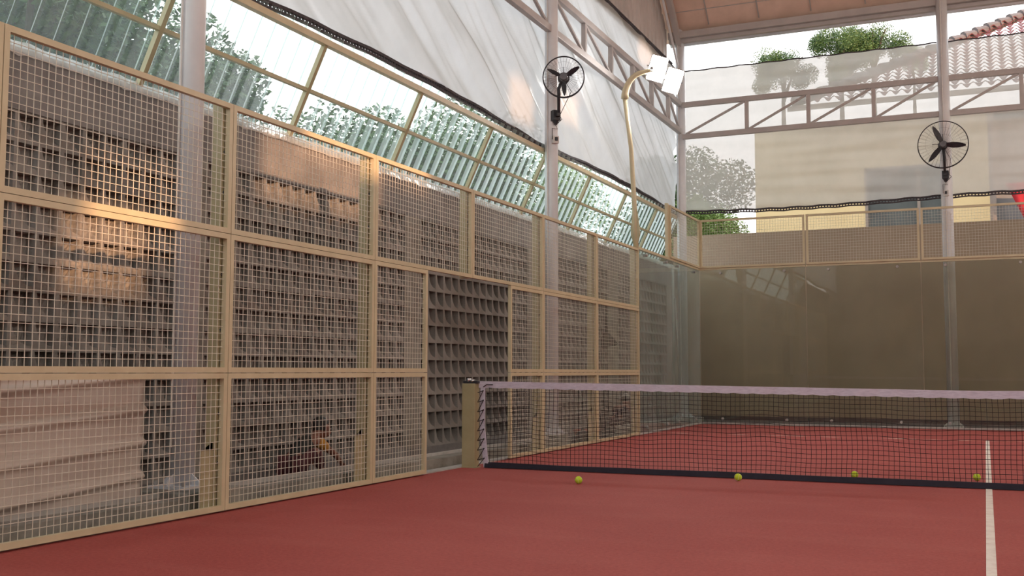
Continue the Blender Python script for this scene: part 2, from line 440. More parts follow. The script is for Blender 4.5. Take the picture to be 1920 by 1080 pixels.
def fence_post(y, z0, z1, label, foot=True):
    t = thing('fence_post', label, 'fence post', (-.075, y, max(z0, 0)), 'posts of the side fence')
    p = MB(); p.box((-.035, y-.065, z0), (-.115, y+.035, z1)); p.build('post', M['khaki'], t, bevel=.004)
    for z in [v for v in (.35, .7, 1.3, 1.7, 2.3, 2.6) if v > z0]:
        bl = MB(); bl.tube([(-.036, y-.03, z), (-.027, y-.03, z)], .011, 8)
        bl.build('bolt', M['fan_hub'], t)
    if foot:
        g_ = MB()
        g_.add([(-.05,y-.19,0.02),(-.05,y-.065,0.02),(-.05,y-.065,.5),(-.05,y-.19,.44)], [(0,1,2,3),(3,2,1,0)])
        g_.box((-.046, y-.19, .02), (-.056, y-.06, .44)); g_.box((-.04, y-.2, -.02), (-.15, y+.08, .022))
        g_.build('foot_plate', M['khaki'], t)
    return t
fence_post(-8, 0, 2.957, 'khaki fence post at the very left edge of the picture')
fence_post(-6, 0, 2.957, 'khaki fence post at the near end of the visible fence')
fence_post(-4, 0, 2.957, 'tall khaki fence post right of the near white column')
fence_post(-2, 0, 2.957, 'khaki fence post between the crouching person and the doorway')
fence_post(0, 1.997, 2.957, 'short khaki fence post standing over the middle of the doorway', False)
fence_post(2, 0, 2.957, 'khaki fence post just left of the white column with the small fan')
fence_post(4, 0, 2.957, 'khaki fence post second from the side glass')
fence_post(6, 0, 2.957, 'khaki fence post at the edge of the side glass, below the floodlight pole')
t = thing('corner_post', 'cream post above the glass in the far corner', 'fence post', (0, 10, 2.957), 'posts above the glass')
p = MB(); p.box((-.03, 9.985, 2.957), (.02, 10.03, 3.94)); p.build('post', M['cream'], t)
t = thing('corner_post', 'slim cream post above the side glass, right of the floodlight pole', 'fence post', (0, 7.87, 2.957), 'posts above the glass')
p = MB(); p.box((-.06, 7.80, 2.96), (-.01, 7.895, 3.95)); p.build('post', M['cream'], t)

# ------------------------------------------------------------------ court glass
def glass_panel(u0, u1, axis, plane, label):
    P = (lambda u, d, z: (plane-d, u, z)) if axis == 'y' else (lambda u, d, z: (u, plane+d, z))
    t = thing('glass_panel', label, 'glass panel', P((u0+u1)/2, 0, .03), 'court glass panels')
    g_ = MB(); a = P(u0+.004, -.005, .035); c = P(u1-.004, .005, 2.95)
    g_.box(a, c); g_.build('pane', M['glass_side' if axis == 'y' else 'glass'], t)
    r = MB(); r.bar(P(u0, .03, 2.972), P(u1, .03, 2.972), .05, .045); r.build('top_rail', M['cream'], t)
    r = MB(); r.bar(P(u0, .01, .022), P(u1, .01, .022), .04, .03); r.build('bottom_rail', M['ledge'], t)
    for du in (.4, 1.6):
        for z in (.11, 2.89):
            k = MB(); k.tube([P(u0+du, -.022, z), P(u0+du, .05, z)], .025, 10)
            k.build('glass_bolt', M['lamp_body'], t, sm=False)
    return t
glass_panel(6.05, 8, 'y', 0, 'side glass panel next to the last mesh fence panel')
glass_panel(8, 9.99, 'y', 0, 'side glass panel touching the far corner')
wg = ['touching the far corner', 'second from the far corner', 'third from the corner, before the rear white column',
      'fourth from the corner', 'rightmost of the row']
for i in range(5):
    glass_panel(2*i+.01, 2*i+2, 'x', 10.0, f'back glass panel before the tan wall, {wg[i]}')

# ------------------------------------------------------------------ steel columns
def column(x, y, z0, z1, label, plinth=True, r=.094):
    t = thing('steel_column', label, 'column', (x, y, z0), 'white steel columns')
    s = MB(); s.tube([(x, y, z0+.02), (x, y, z1)], r, 28); s.build('shaft', M['steel'], t, sm=True)
    s = MB(); s.box((x-.17, y-.17, z0), (x+.17, y+.17, z0+.02)); s.build('base_plate', M['steel'], t)
    s = MB()
    for dx, dy in ((1,0),(-1,0),(0,1),(0,-1)):
        px, py = -dy, dx; h = .005
        A = [(x+dx*(r-.01)+px*h*q, y+dy*(r-.01)+py*h*q) for q in (-1, 1)]; B = [(x+dx*.165+px*h*q, y+dy*.165+py*h*q) for q in (-1, 1)]
        vs = [(A[0][0],A[0][1],z0+.02),(A[1][0],A[1][1],z0+.02),(B[0][0],B[0][1],z0+.02),(B[1][0],B[1][1],z0+.02),
              (A[0][0],A[0][1],z0+.11),(A[1][0],A[1][1],z0+.11),(B[0][0],B[0][1],z0+.05),(B[1][0],B[1][1],z0+.05)]
        s.add(vs, [(0,2,6,4),(1,5,7,3),(4,6,7,5),(2,3,7,6)])
    s.build('gusset', M['steel'], t)
    for dx in (-.13, .13):
        for dy in (-.13, .13):
            s = MB(); s.tube([(x+dx, y+dy, z0+.02), (x+dx, y+dy, z0+.055)], .013, 6); s.build('anchor_bolt', M['lamp_body'], t)
    s = MB(); s.tube([(x-.02, y-r-.012, z0+.3), (x-.02, y-r-.012, z1)], .010, 6); s.build('conduit', M['white_plastic'], t)
    return t
def plinth(x, y, z1, label, f=.335, r=.28):
    p = MB(); p.box((x-.30, y-.33, -.15), (x+f, y+r, z1)); o = p.build('concrete_plinth', M['concrete'], None, bevel=.01)
    tag(o, label, 'plinth', 'plinths under the columns')
plinth(-.5, -3.86, .14, 'low concrete plinth under the near white column')
plinth(-.5, 3.56, .14, 'concrete plinth under the white column with the small fan', .18, .18)
plinth(-.5, 10.62, .1, 'concrete plinth under the corner column behind the glass')
column(-.5, -3.86, .14, 9.0, 'near white steel column, widest and leftmost in the picture')
column(-.5, 3.56, .14, 9.0, 'white steel column carrying the small black fan')
column(-.5, 10.62, .1, 8.3, 'white steel corner column behind the glass at the far left corner')
column(4.46, 10.45, 0, 8.2, 'white steel column behind the back glass carrying the large fan', r=.1)
column(9.4, 10.45, 0, 8.2, 'white steel column behind the back glass beyond the right edge', r=.1)

# ------------------------------------------------------------------ trusses
def truss(P, u0, u1, ub, zb, zt, label, bays, up_right=True):
    t = thing('steel_truss', label, 'truss', P((u0+u1)/2, zb), 'horizontal trusses between columns')
    for nm, z in (('bottom_chord', zb), ('top_chord', zt)):
        s = MB(); s.bar(P(u0, z), P(u1, z), .085, .1); s.build(nm, M['truss'], t, bevel=.006)
    for i, (a, c) in enumerate(zip(bays[:-1], bays[1:])):
        if i > 0:
            s = MB(); s.bar(P(a, zb+.05), P(a, zt-.05), .07, .07); s.build('upright', M['truss'], t)
        s = MB()
        if up_right: s.bar(P(a+.05, zb+.05), P(c-.05, zt-.05), .04, .04)
        else: s.bar(P(a+.05, zt-.05), P(c-.05, zb+.05), .04, .04)
        s.build('diagonal', M['truss'], t)
    return t
PB = lambda u, z: (u, 10.45, z)
truss(PB, -.42, 4.37, 0, 5.70, 6.35, 'pale steel truss across the back, left of the rear column', [-.40, .87, 2.05, 3.24, 4.36])
truss(PB, 4.55, 9.31, 0, 5.70, 6.35, 'pale steel truss across the back, right of the rear column', [4.55, 5.74, 6.93, 8.12, 9.3])
PL = lambda u, z: (-.5, u, z)
truss(PL, 3.65, 10.52, 0, 5.84, 6.40, 'side truss between the fan column and the corner column', [3.66, 4.92, 6.20, 7.39, 8.55, 9.68, 10.52], False)
truss(PL, -3.77, 3.47, 0, 5.84, 6.40, 'side truss left of the fan column, cut by the top of the picture', [-3.77, -2.5, -1.3, -.1, 1.1, 2.3, 3.46], False)

# ------------------------------------------------------------------ tarpaulins
def tarp(P, u0, u1, zb, zt, nu, nz, wr, name, label, mat, sag):
    t = thing(name, label, 'tarpaulin', P((u0+u1)/2, 0, zb), 'white tarpaulins under the roof')
    vs = []; fs = []
    for j in range(nz+1):
        for i in range(nu+1):
            u = u0+(u1-u0)*i/nu; v = j/nz; z = (zb+sag(u))*(1-v)+zt*v
            d = wr(u, z, v)
            vs.append(P(u, d, z))
    for j in range(nz):
        for i in range(nu):
            a = j*(nu+1)+i; fs.append((a, a+1, a+nu+2, a+nu+1))
    s = MB(); s.add(vs, fs); s.build('sheet', mat, t, sm=True)
    e = MB(); st = .055; n = int((u1-u0)/st)
    for zz, sg in ((zb, sag), (zt, lambda u: 0)):
        for k, w_ in ((0, .022), (-.05, .016)):
            pts = [P(u0+(u1-u0)*i/80, -.014, zz+sg(u0+(u1-u0)*i/80)+k+.008*math.sin(i*1.7)) for i in range(81)]
            if zz == zb or k == 0: e.tube(pts, w_ if zz == zb else .014, 4)
        if zz == zb:
            for i in range(n):
                u = u0+i*st; e.bar(P(u, -.014, zz+sg(u)-.05), P(u, -.014, zz+sg(u)), .024, .014)
    e.build('edging', M['edging'], t)
    return t
def wr_left(u, z, v):
    q = (u*.75+z*1.25)
    w_ = .06*math.sin(q*5.2+2.2*noise.noise(Vector((u*.45, z*.3, 2)))) * (0.35+.8*max(0, noise.noise(Vector((u*.4, z*.6, 5)))+.4))
    w_ += .055*noise.noise(Vector((q*3.4, (u-z)*.35, 1.0))) + .028*noise.noise(Vector((q*9, (u-z)*.5, 4.0)))
    return w_*(.35+.65*math.sin(math.pi*min(1, max(0, v*.9+.08))))
PTL = lambda u, d, z: (-.66-d, u, z)
tarp(PTL, -16.3, 10.78, 4.27, 7.22, 700, 110, wr_left, 'tarpaulin', 'white creased tarpaulin hanging along the left side above the clear sheets', M['tarp'],
     lambda u: .09*abs(math.sin((u-3.5)*math.pi/7.1))-.07)
def wr_back(u, z, v):
    return .018*noise.noise(Vector((u*.5, z*6, 3)))+.03*noise.noise(Vector((u*.5+z*.9, z*.5, 1)))
PTB = lambda u, d, z: (u, 10.62+d, z)
tarp(PTB, -.405, 10.6, 4.2, 7.08, 220, 90, wr_back, 'tarpaulin', 'sheer white tarpaulin across the back with the house showing through', M['tarp_back'],
     lambda u: -.03*math.sin(u*.9))

# ------------------------------------------------------------------ clear corrugated side awning
A_T = Vector((-.625, 0, 4.11)); A_B = Vector((-1.035, 0, 3.24))
def aw(y, t_, off=0): 
    nrm = Vector((-.9, 0, .44)).normalized()
    p = A_T.lerp(A_B, t_)+nrm*off; return (p.x, y, p.z)
t = thing('awning_frame', 'cream steel frame of the sloping clear sheets above the block wall', 'frame', (-.6, 3, 3.2))
s = MB(); s.bar(aw(-8, 0), aw(11, 0), .06, .06); s.build('purlin', M['cream'], t)
s = MB(); s.bar(aw(-8, .5), aw(11, .5), .035, .035); s.build('purlin', M['khaki'], t)
for y in (-7.6, -5.75, -3.86, -1.88, .01, 1.86, 3.67, 5.55, 7.4, 9.3):
    s = MB(); s.bar(aw(y, 0), aw(y, 1.0), .045, .045); s.build('rafter', M['khaki'], t)
def corr(y0, y1, seed):
    vs = []; pr = [(0, 0), (.42, 0), (.52, .034), (.74, .034), (.84, 0)]
    ys = []
    n = int(round((y1-y0)/.2))
    for i in range(n):
        for a, h in pr: ys.append((y0+.2*(i+a), h))
    ys.append((y1, 0)); nz = 10; fs = []
    for j in range(nz+1):
        for y, h in ys:
            tt = -.10+1.09*j/nz
            o = .035+h+.004*noise.noise(Vector((y*2, tt*3, seed)))
            if j == nz: tt += .01*noise.noise(Vector((y*5, 0, seed)))
            vs.append(aw(y, tt, o))
    L = len(ys)
    for j in range(nz):
        for i in range(L-1): a = j*L+i; fs.append((a, a+1, a+L+1, a+L))
    s = MB(); s.add(vs, fs); return s
for (y0, y1, lab) in ((-8, -3.86, 'clear corrugated plastic sheeting left of the near white column'),
                      (-3.86, 3.54, 'clear corrugated plastic sheeting between the two side columns'),
                      (3.54, 10.94, 'clear corrugated plastic sheeting right of the fan column')):
    o = corr(y0, y1, y0).build('plastic_sheeting', M['poly']); tag(o, lab, 'plastic sheeting', 'clear sheets of the side awning')
# loose flashing strip lying along the wall top
s = MB(); vs = []; n = 300
for i in range(n+1):
    y = -7.4+19.6*i/n; k = noise.noise(Vector((y*6, 0, 0)))
    vs += [(-1.03, y, 3.27+.02*k), (-.985-.01*k, y, 3.215+.01*k), (-.972, y, 3.165+.035*noise.noise(Vector((y*9, 3, 0))))]
s.add(vs, [(3*i+q, 3*i+3+q, 3*i+4+q, 3*i+1+q) for i in range(n) for q in (0, 1)])
M['flash'] = mat_sheer('wrinkled plastic strip', (.78, .76, .74), (.60, .62, .60), .25, .4, 9, .2)
tag(s.build('plastic_flashing', M['flash']), 'wrinkled pale plastic strip along the top of the block wall', 'flashing')

# ------------------------------------------------------------------ upper side wall, roof, eave
def ribbed(P, u0, u1, zf0, zf1, pitch, h):
    vs = []; pr = [(0, 0), (.55, 0), (.65, h), (.85, h), (.95, 0)]; ys = []
    n = int(round((u1-u0)/pitch))
    for i in range(n):
        for a, hh in pr: ys.append((u0+pitch*(i+a), hh))
    fs = []
    for u, hh in ys: vs += [P(u, hh, zf0(u)), P(u, hh, zf1(u))]
    for i in range(len(ys)-1): fs.append((2*i, 2*i+2, 2*i+3, 2*i+1))
    s = MB(); s.add(vs, fs); return s
def roof_z(y):
    a = abs(y+0.5)
    return 7.85+min(10.55-y, 2.2)*.95 + max(0, min(8.35, 8.35-a))*.16 if y < 8.35 else 7.85+(10.55-y)*.95
struct(ribbed(lambda u, d, z: (-.74-d, u, z), -12, 10.55, lambda u: 7.15, lambda u: roof_z(u)+.05, .25, .03).build('wall_left_upper', M['gable']))
s = MB()
ys = [10.75, 10.55, 8.35, 4, 0, -4, -8, -13]
def rz(y): return roof_z(y)
vs = []
for y in ys: vs += [(-.9, y, rz(y)+.08), (11.6, y, rz(y)+.08)]
s.add(vs, [(2*i, 2*i+1, 2*i+3, 2*i+2) for i in range(len(ys)-1)])
s.add([(v[0], v[1], v[2]+.06) for v in vs], [(2*i+2, 2*i+3, 2*i+1, 2*i) for i in range(len(ys)-1)])
cl = struct(s.build('ceiling', M['ceiling']))
s = MB()
for k in range(-1, 12):
    x = .13+1.0*k
    for y0, y1 in ((10.5, 8.35), (8.35, 4), (4, 0), (0, -4), (-4, -8), (-8, -13)):
        s.bar((x, y0, rz(y0)+.065), (x, y1, rz(y1)+.065), .022, .02)
struct(s.build('ceiling_seam', M['lamp_body'], cl))
s = MB()
for q in (.25, .6, 1.0, 1.4, 1.8):
    y = 10.5-q; s.bar((-.7, y, rz(y)+.07), (11.5, y, rz(y)+.07), .012, .012)
struct(s.build('ceiling_groove', M['truss'], cl))
t = thing('eave_beam', 'long pale eave beam and gutter above the open strip of sky', 'beam', (4, 10.5, 7.6))
s = MB(); s.bar((-.7, 10.47, 7.80), (11.5, 10.47, 7.80), .10, .13); s.build('beam', M['truss'], t)
s = MB(); s.bar((-.7, 10.56, 7.695), (11.5, 10.56, 7.695), .10, .07); s.build('lower_rail', M['truss'], t)
s = MB(); s.tube([(-.7, 10.66, 7.68), (11.5, 10.66, 7.68)], .06, 12); s.build('gutter', M['steel'], t, sm=True)
t = thing('roof_rafter', 'pale sloping roof rafter rising from the corner column', 'rafter', (-.5, 10.6, 7.6))
s = MB(); s.bar((-.5, 10.6, 7.62), (-.5, 8.3, 9.8), .1, .14); s.build('rafter', M['truss'], t)
s = MB(); s.bar((-.52, 10.5, 7.2), (-.55, 8.9, 8.9), .035, .035); s.build('brace', M['steel'], t)
t = thing('side_rail', 'thin rail along the top edge of the left tarpaulin', 'rail', (-.6, 2, 7.22))
s = MB(); s.tube([(-.64, -8, 7.25), (-.64, 10.5, 7.25)], .02, 8); s.build('rail', M['edging'], t)

# ---- the far side of the hall (seen only from other positions and in reflections): wall and tarpaulin added to block the sun, with gaps for sun patches
RX = 11.3
M['render_grey'] = pbr('grey render', (.42, .38, .33), (.34, .30, .26), 1.5, .9)
M['tarp_sun_screen'] = mat_sheer('unseen sun screen tarpaulin', (.84, .83, .81), (.80, .79, .77), 0.0, .62, 2, .02)
s = MB()
def rect(y0, y1, z0, z1): s.box((RX, y0, z0), (RX+.012, y1, z1))
w_ = MB(); w_.box((RX, -16, -.15), (RX+.15, 12.5, 3.3)); struct(w_.build('wall_right_added', M['render_grey']))  # unseen wall, added to stop low sun reaching the court
# gaps placed so sunlight lands in chosen patches: list of (y0,y1,z0,z1)
def back_to(x, y, z):
    t_ = (RX-x)/.8; return y-.6*t_, z+.12*t_
gaps = []
def gap(x, ya, yb, za, zb):
    a = back_to(x, ya, za); c = back_to(x, yb, zb); gaps.append((a[0], c[0], a[1], c[1]))
gap(-1.0, -2.35, -.25, 2.60, 3.25)
gap(-1.0, -4.6, -3.8, 1.6, 2.25)
gap(-.66, 2.5, 3.25, 4.4, 4.95)
gap(-.66, 4.0, 5.1, 4.75, 5.25)
gap(-.66, 8.3, 9.6, 6.75, 7.1)
w_ = MB(); w_.box((-1.1, -16.5, -.15), (RX, -16.35, 6.6)); struct(w_.build('wall_near_added', M['render_grey']))  # unseen end wall, added to darken what the back glass reflects
ys_ = sorted({-16.5, 12.5} | {g_[0] for g_ in gaps} | {g_[1] for g_ in gaps})
for a, c in zip(ys_[:-1], ys_[1:]):
    mid = (a+c)/2; z = 3.3
    for g_ in sorted([g_ for g_ in gaps if g_[0] < mid < g_[1]], key=lambda g_: g_[2]):
        if g_[2] > z: rect(a, c, z, g_[2])
        z = max(z, g_[3])
    rect(a, c, z, 11.5)
tag(s.build('tarpaulin', M['tarp_sun_screen']), 'unseen white tarpaulin added on the right, slit to shape the sun patches', 'tarpaulin', 'white tarpaulins under the roof')

# ------------------------------------------------------------------ net
t = thing('net_post', 'square khaki net post with chrome winder on top beside the doorway', 'net post', (.04, -.09, 0))
s = MB(); s.box((-.035, -.14, .0), (.115, -.03, .875)); s.build('post', M['post'], t, bevel=.006)
s = MB(); s.box((-.05, -.15, 0), (.13, -.02, .012)); s.build('base_plate', M['post'], t)
s = MB(); s.box((-.03, -.125, .875), (.14, -.045, .905)); s.build('cap', M['fan'], t, bevel=.006)
s = MB(); s.tube([(.03, -.13, .912), (.03, -.05, .912)], .018, 10); s.tube([(.075, -.13, .905), (.075, -.06, .905)], .014, 10)
s.build('winder', M['chrome'], t, sm=True)
NY = -.06
def ztop(x): 
    u = min(1, abs(x-5)/4.9); return .84+.06*u
net = thing('court_net', 'black padel net with lilac white top tape stretched across the red court', 'net', (5, NY, 0))
X0, X1 = .20, 9.8
s = MB(); vs = []; n = 160
for i in range(n+1):
    x = .13+(9.87-.13)*i/n; zt = ztop(x)+.012*0; d = .004*math.sin(i*1.3)
    vs += [(x, NY-.012, zt), (x, NY+.012, zt), (x, NY+.013, zt-.068-.004*math.sin(i*2.1)), (x, NY-.013+d, zt-.068-.004*math.sin(i*2.1))]
fs = []
for i in range(n):
    for k in range(4): fs.append((4*i+k, 4*i+(k+1) % 4, 4*i+4+(k+1) % 4, 4*i+4+k))
fs += [(3,2,1,0), (4*n, 4*n+1, 4*n+2, 4*n+3)]
s.add(vs, fs); s.build('top_tape', M['net_tape'], net)
def sway(x, z):
    k = max(0, 1-abs(z-.4)/.45)
    return (.012*noise.noise(Vector((x*1.7, z*2.2, 0)))*k*2.2, NY+.05*noise.noise(Vector((x*.8, z, 4)))*k, .014*noise.noise(Vector((x*2.4, z*1.2, 9)))*k*2.6)
s = MB(); nx = 212; nz = 18
def npnt(i, j):
    x = X0+(X1-X0)*i/nx; zt = ztop(x)-.06; z = .045+(zt-.045)*j/nz
    a, y, c = sway(x, z); return (x+a, y, z+c)
for i in range(nx+1):
    s.tube([npnt(i, j) for j in range(nz+1)], .0026, 3, caps=False)
for j in range(nz+1):
    s.tube([npnt(i, j) for i in range(nx+1)], .0026, 3, caps=False)
s.build('netting', M['net_cord'], net)
s = MB(); vs = []
for i in range(n+1):
    x = .2+(9.8-.2)*i/n; z = .055+.006*noise.noise(Vector((x*1.3, 0, 0))); y = NY+.02*noise.noise(Vector((x*.8, 1, 0)))
    vs += [(x, y-.012, z), (x, y+.012, z), (x, y+.016, .004), (x, y-.03, .004)]
s.add(vs, fs); s.build('bottom_band', M['net_band'], net)
s = MB(); s.bar((.175, NY-.005, .87), (.17, NY-.005, .42), .052, .012, up=(0, 1, 0)); s.bar((.17, NY-.005, .42), (.215, NY-.005, .01), .056, .012, up=(0, 1, 0))
s.build('side_band', M['net_tape'], net)
s = MB(); zz = [.80, .70, .60, .50, .40, .30, .20, .10, .03]
for i in range(len(zz)-1):
    xr = .20+.02*(1-zz[i])
    s.tube([(.125, NY-.03, zz[i]-.02), (xr-.02, NY-.02, zz[i])], .004, 5); s.tube([(xr-.02, NY-.02, zz[i]), (.125, NY-.03, zz[i+1]-.02)], .004, 5)
    s.ball((xr-.02, NY-.022, zz[i]), .008, 6, 5)
s.tube([(.19, NY-.03, .84), (.23, NY-.03, .865), (.30, NY-.03, .865)], .005, 5)
s.build('lacing', M['net_cord'], net)

# ------------------------------------------------------------------ balls
def ball(x, y, label, rot):
    t = thing('tennis_ball', label, 'ball', (x, y, .034), 'balls along the net')
    s = MB(); s.ball((x, y, .034), .034, 28, 18); s.build('felt', M['ball'], t, sm=True)
    pts = []
    R_ = Matrix.Rotation(rot, 3, 'Z') @ Matrix.Rotation(rot*1.7, 3, 'X')
    for k in range(48):
        a = 2*math.pi*k/48
        v = Vector((math.cos(a)+.35*math.cos(3*a), math.sin(a)-.35*math.sin(3*a), .95*math.sin(2*a)))
        v = R_ @ v.normalized()*.0342; pts.append((x+v.x, y+v.y, .034+v.z))
    s = MB(); s.tube(pts, .0011, 5, closed=True); s.build('seam', M['ball_seam'], t, sm=True)
ball(1.64, -1.14, 'yellow tennis ball furthest left, lying well in front of the net', .3)
ball(2.89, -.29, 'yellow tennis ball touching the foot of the net from the front', 1.9)
ball(3.84, .43, 'yellow tennis ball half hidden behind the middle of the net band', .9)
ball(4.90, .65, 'yellow tennis ball behind the net beside the white centre line', 2.6)

# ------------------------------------------------------------------ fans
def cam_axes(c):
    f = (Vector((5.0, -10.18, 1.0))-Vector(c)); f.z *= .3; f.normalize(); r = Vector((0, 0, 1)).cross(f).normalized(); u = f.cross(r); return f, r, u
def fan(c, R, label, cx, cy, blade_ang, box_z, sw_z):
    f, r, u = cam_axes(c); c = Vector(c)
    t = thing('wall_fan', label, 'fan', c, 'black fans on the columns')
    Pp = lambda a, rad, d=0: c + (r*math.cos(a)+u*math.sin(a))*rad + f*d
    s = MB()
    for rad, d, q in ((R, 0, .0095), (R*.985, .05, .004)):
        s.tube([Pp(2*math.pi*k/48, rad, d) for k in range(48)], q, 6, closed=True)
    s.build('guard_ring', M['fan'], t, sm=True)
    s = MB()
    for k in range(36):
        a = 2*math.pi*k/36; s.tube([Pp(a, R, 0), Pp(a, R*.8, .07), Pp(a, .06, .09)], .0013, 3, caps=False)
        s.tube([Pp(a, R, 0), Pp(a, R*.75, -.05), Pp(a, .07, -.07)], .0013, 3, caps=False)
    for rad, d in ((R*.42, .085), (R*.7, .078)):
        s.tube([Pp(2*math.pi*k/40, rad, d) for k in range(40)], .0012, 3, closed=True)
    s.build('guard_wires', M['fan'], t)
    s = MB()
    for a in (0, math.pi/2, math.pi): s.tube([Pp(a, .05, .1), Pp(a, R*.42, .092)], .006, 6)
    s.build('guard_brace', M['fan'], t)
    for a in blade_ang:
        e = Pp(a, 1)-c; p_ = Pp(a+math.pi/2, 1)-c; vs = []
        K = 8
        for k in range(K+1):
            q = k/K; rad = .06+(R*.90-.06)*q; wd = R*.115*(math.sin(math.pi*(.18+.78*q))**.7)
            for sgn in (-1, 1):
                for dd in (-.003, .003):
                    vs.append(c+e*rad+p_*(sgn*wd)+f*(sgn*.022+dd))
        fs = []
        for k in range(K):
            o = 4*k
            fs += [(o, o+4, o+6, o+2), (o+1, o+3, o+7, o+5), (o, o+1, o+5, o+4), (o+2, o+6, o+7, o+3)]
        fs += [(0,2,3,1), (4*K, 4*K+1, 4*K+3, 4*K+2)]
        s = MB(); s.add(vs, fs); s.build('blade', M['fan'], t)
    s = MB(); s.tube([c+f*(-.02), c+f*.03, c+f*.06], [.06, .06, .045], 16); s.build('hub', M['fan_hub'], t)
    s = MB(); s.tube([c+f*.088, c+f*.1], .05, 20); s.build('badge', M['fan_hub'], t)
    s = MB(); s.tube([c-f*.04, c-f*.08, c-f*.2], [.06, .085, .07], 16); s.build('motor', M['fan'], t)
    k0 = Vector((cx, cy, box_z)); fr = k0 + (Vector((c.x, c.y, 0))-Vector((cx, cy, 0)))*.6
    s = MB(); s.tube([c-f*.1, Vector((fr.x, fr.y, c.z-R*.45)), Vector((fr.x, fr.y, box_z+.02))], [.03, .026, .022], 8); s.build('arm', M['fan'], t, sm=True)
    s = MB(); ff = (Vector((c.x, c.y, 0))-Vector((cx, cy, 0))).normalized(); q0 = Vector((cx, cy, box_z))+ff*.13
    s.bar(q0+Vector((0, 0, -.07)), q0+Vector((0, 0, .07)), .11, .09, up=tuple(ff)); s.tube([q0+Vector((0, 0, -.07)), q0+Vector((0, 0, -.13))], [.05, .02], 8)
    s.bar(q0-ff*.06+Vector((0,0,0)), q0+ff*.1, .05, .05)
    s.build('bracket', M['fan'], t)
    s = MB(); side = Vector((-ff.y, ff.x, 0))
    sw = Vector((cx, cy, sw_z))+ff*.12
    s.tube([q0+side*.06, q0+side*.1+Vector((0, 0, -.04)), q0+Vector((0, 0, -.14)), q0+side*.03+Vector((0, 0, (sw_z-box_z)*.55)), sw+side*(-.05)+Vector((0, 0, .16)), sw+side*(-.05)], .0055, 5)
    s.tube([c-f*.1, c-f*.1+side*.12+Vector((0, 0, -R*.6)), q0+side*.06], .005, 5)
    s.build('cord', M['fan'], t, sm=True)
    o = MB(); o.bar(sw+Vector((0, 0, -.05)), sw+Vector((0, 0, .05)), .09, .05, up=tuple(ff)); 
    w2 = thing('wall_socket', 'white socket box on the column below the '+('small fan' if R < .35 else 'large fan'), 'socket', sw, 'socket boxes under the fans')
    o.build('box', M['white_plastic'], w2)
    o = MB(); o.bar(sw+ff*.03+Vector((0, 0, -.02)), sw+ff*.03+Vector((0, 0, .03)), .035, .03, up=tuple(ff)); o.build('plug', M['fan'], w2)
D = math.radians
fan((-.22, 3.32, 5.07), .285, 'small black caged fan on the side column', -.5, 3.56, [D(33), D(153), D(273)], 4.58, 4.24)
fan((4.43, 10.05, 5.05), .42, 'large black caged fan on the rear column', 4.46, 10.45, [D(-5), D(115), D(230)], 4.55, 4.22)

# ------------------------------------------------------------------ floodlight pole
t = thing('floodlight_pole', 'tall cream floodlight pole with curved arm above the side glass', 'pole', (-.05, 6.07, 2.96))
s = MB(); pts = [(-.05, 6.07, 2.96), (-.07, 6.07, 3.6), (-.12, 6.07, 4.6), (-.22, 6.07, 5.42)]
s.tube(pts, [.045, .04, .036, .036], 12); s.build('shaft', M['cream'], t, sm=True)
s = MB()
s.add([(-.13, 6.05, 3.2), (.02, 6.05, 3.2), (-.03, 6.05, 3.0), (-.08, 6.05, 3.0), (-.05, 6.05, 3.75), (-.09, 6.05, 3.75)],
      [(3,2,1,0), (0,1,4,5)])
s.add([(-.13, 6.09, 3.2), (.02, 6.09, 3.2), (-.03, 6.09, 3.0), (-.08, 6.09, 3.0), (-.05, 6.09, 3.75), (-.09, 6.09, 3.75)],
      [(0,1,2,3), (5,4,1,0)])
s.add([(.02, 6.05, 3.2), (.02, 6.09, 3.2), (-.03, 6.09, 3.0), (-.03, 6.05, 3.0), (-.05, 6.09, 3.75), (-.05, 6.05, 3.75),
       (-.13, 6.05, 3.2), (-.13, 6.09, 3.2), (-.08, 6.09, 3.0), (-.08, 6.05, 3.0), (-.09, 6.09, 3.75), (-.09, 6.05, 3.75)],
      [(0,1,2,3), (0,5,4,1), (6,9,8,7), (6,7,10,11)])
s.build('gusset', M['khaki'], t)
s = MB(); pts = []; rs = []
for k in range(11):
    q = k/10; a = math.pi/2*min(1, q*1.25)
    pts.append((-.22+.30*(1-math.cos(a))+max(0, q-.8)*1.0, 6.07, 5.42+.40*math.sin(a)+max(0, q-.8)*.15)); rs.append(.062-.03*q)
s.tube(pts, rs, 12); s.build('arm', M['cream'], t, sm=True)
e_ = pts[-1]
s = MB(); s.bar((e_[0]-.02, 5.98, e_[2]), (e_[0]+.02, 6.95, e_[2]+.02), .05, .05); s.build('crossbar', M['lamp_body'], t)
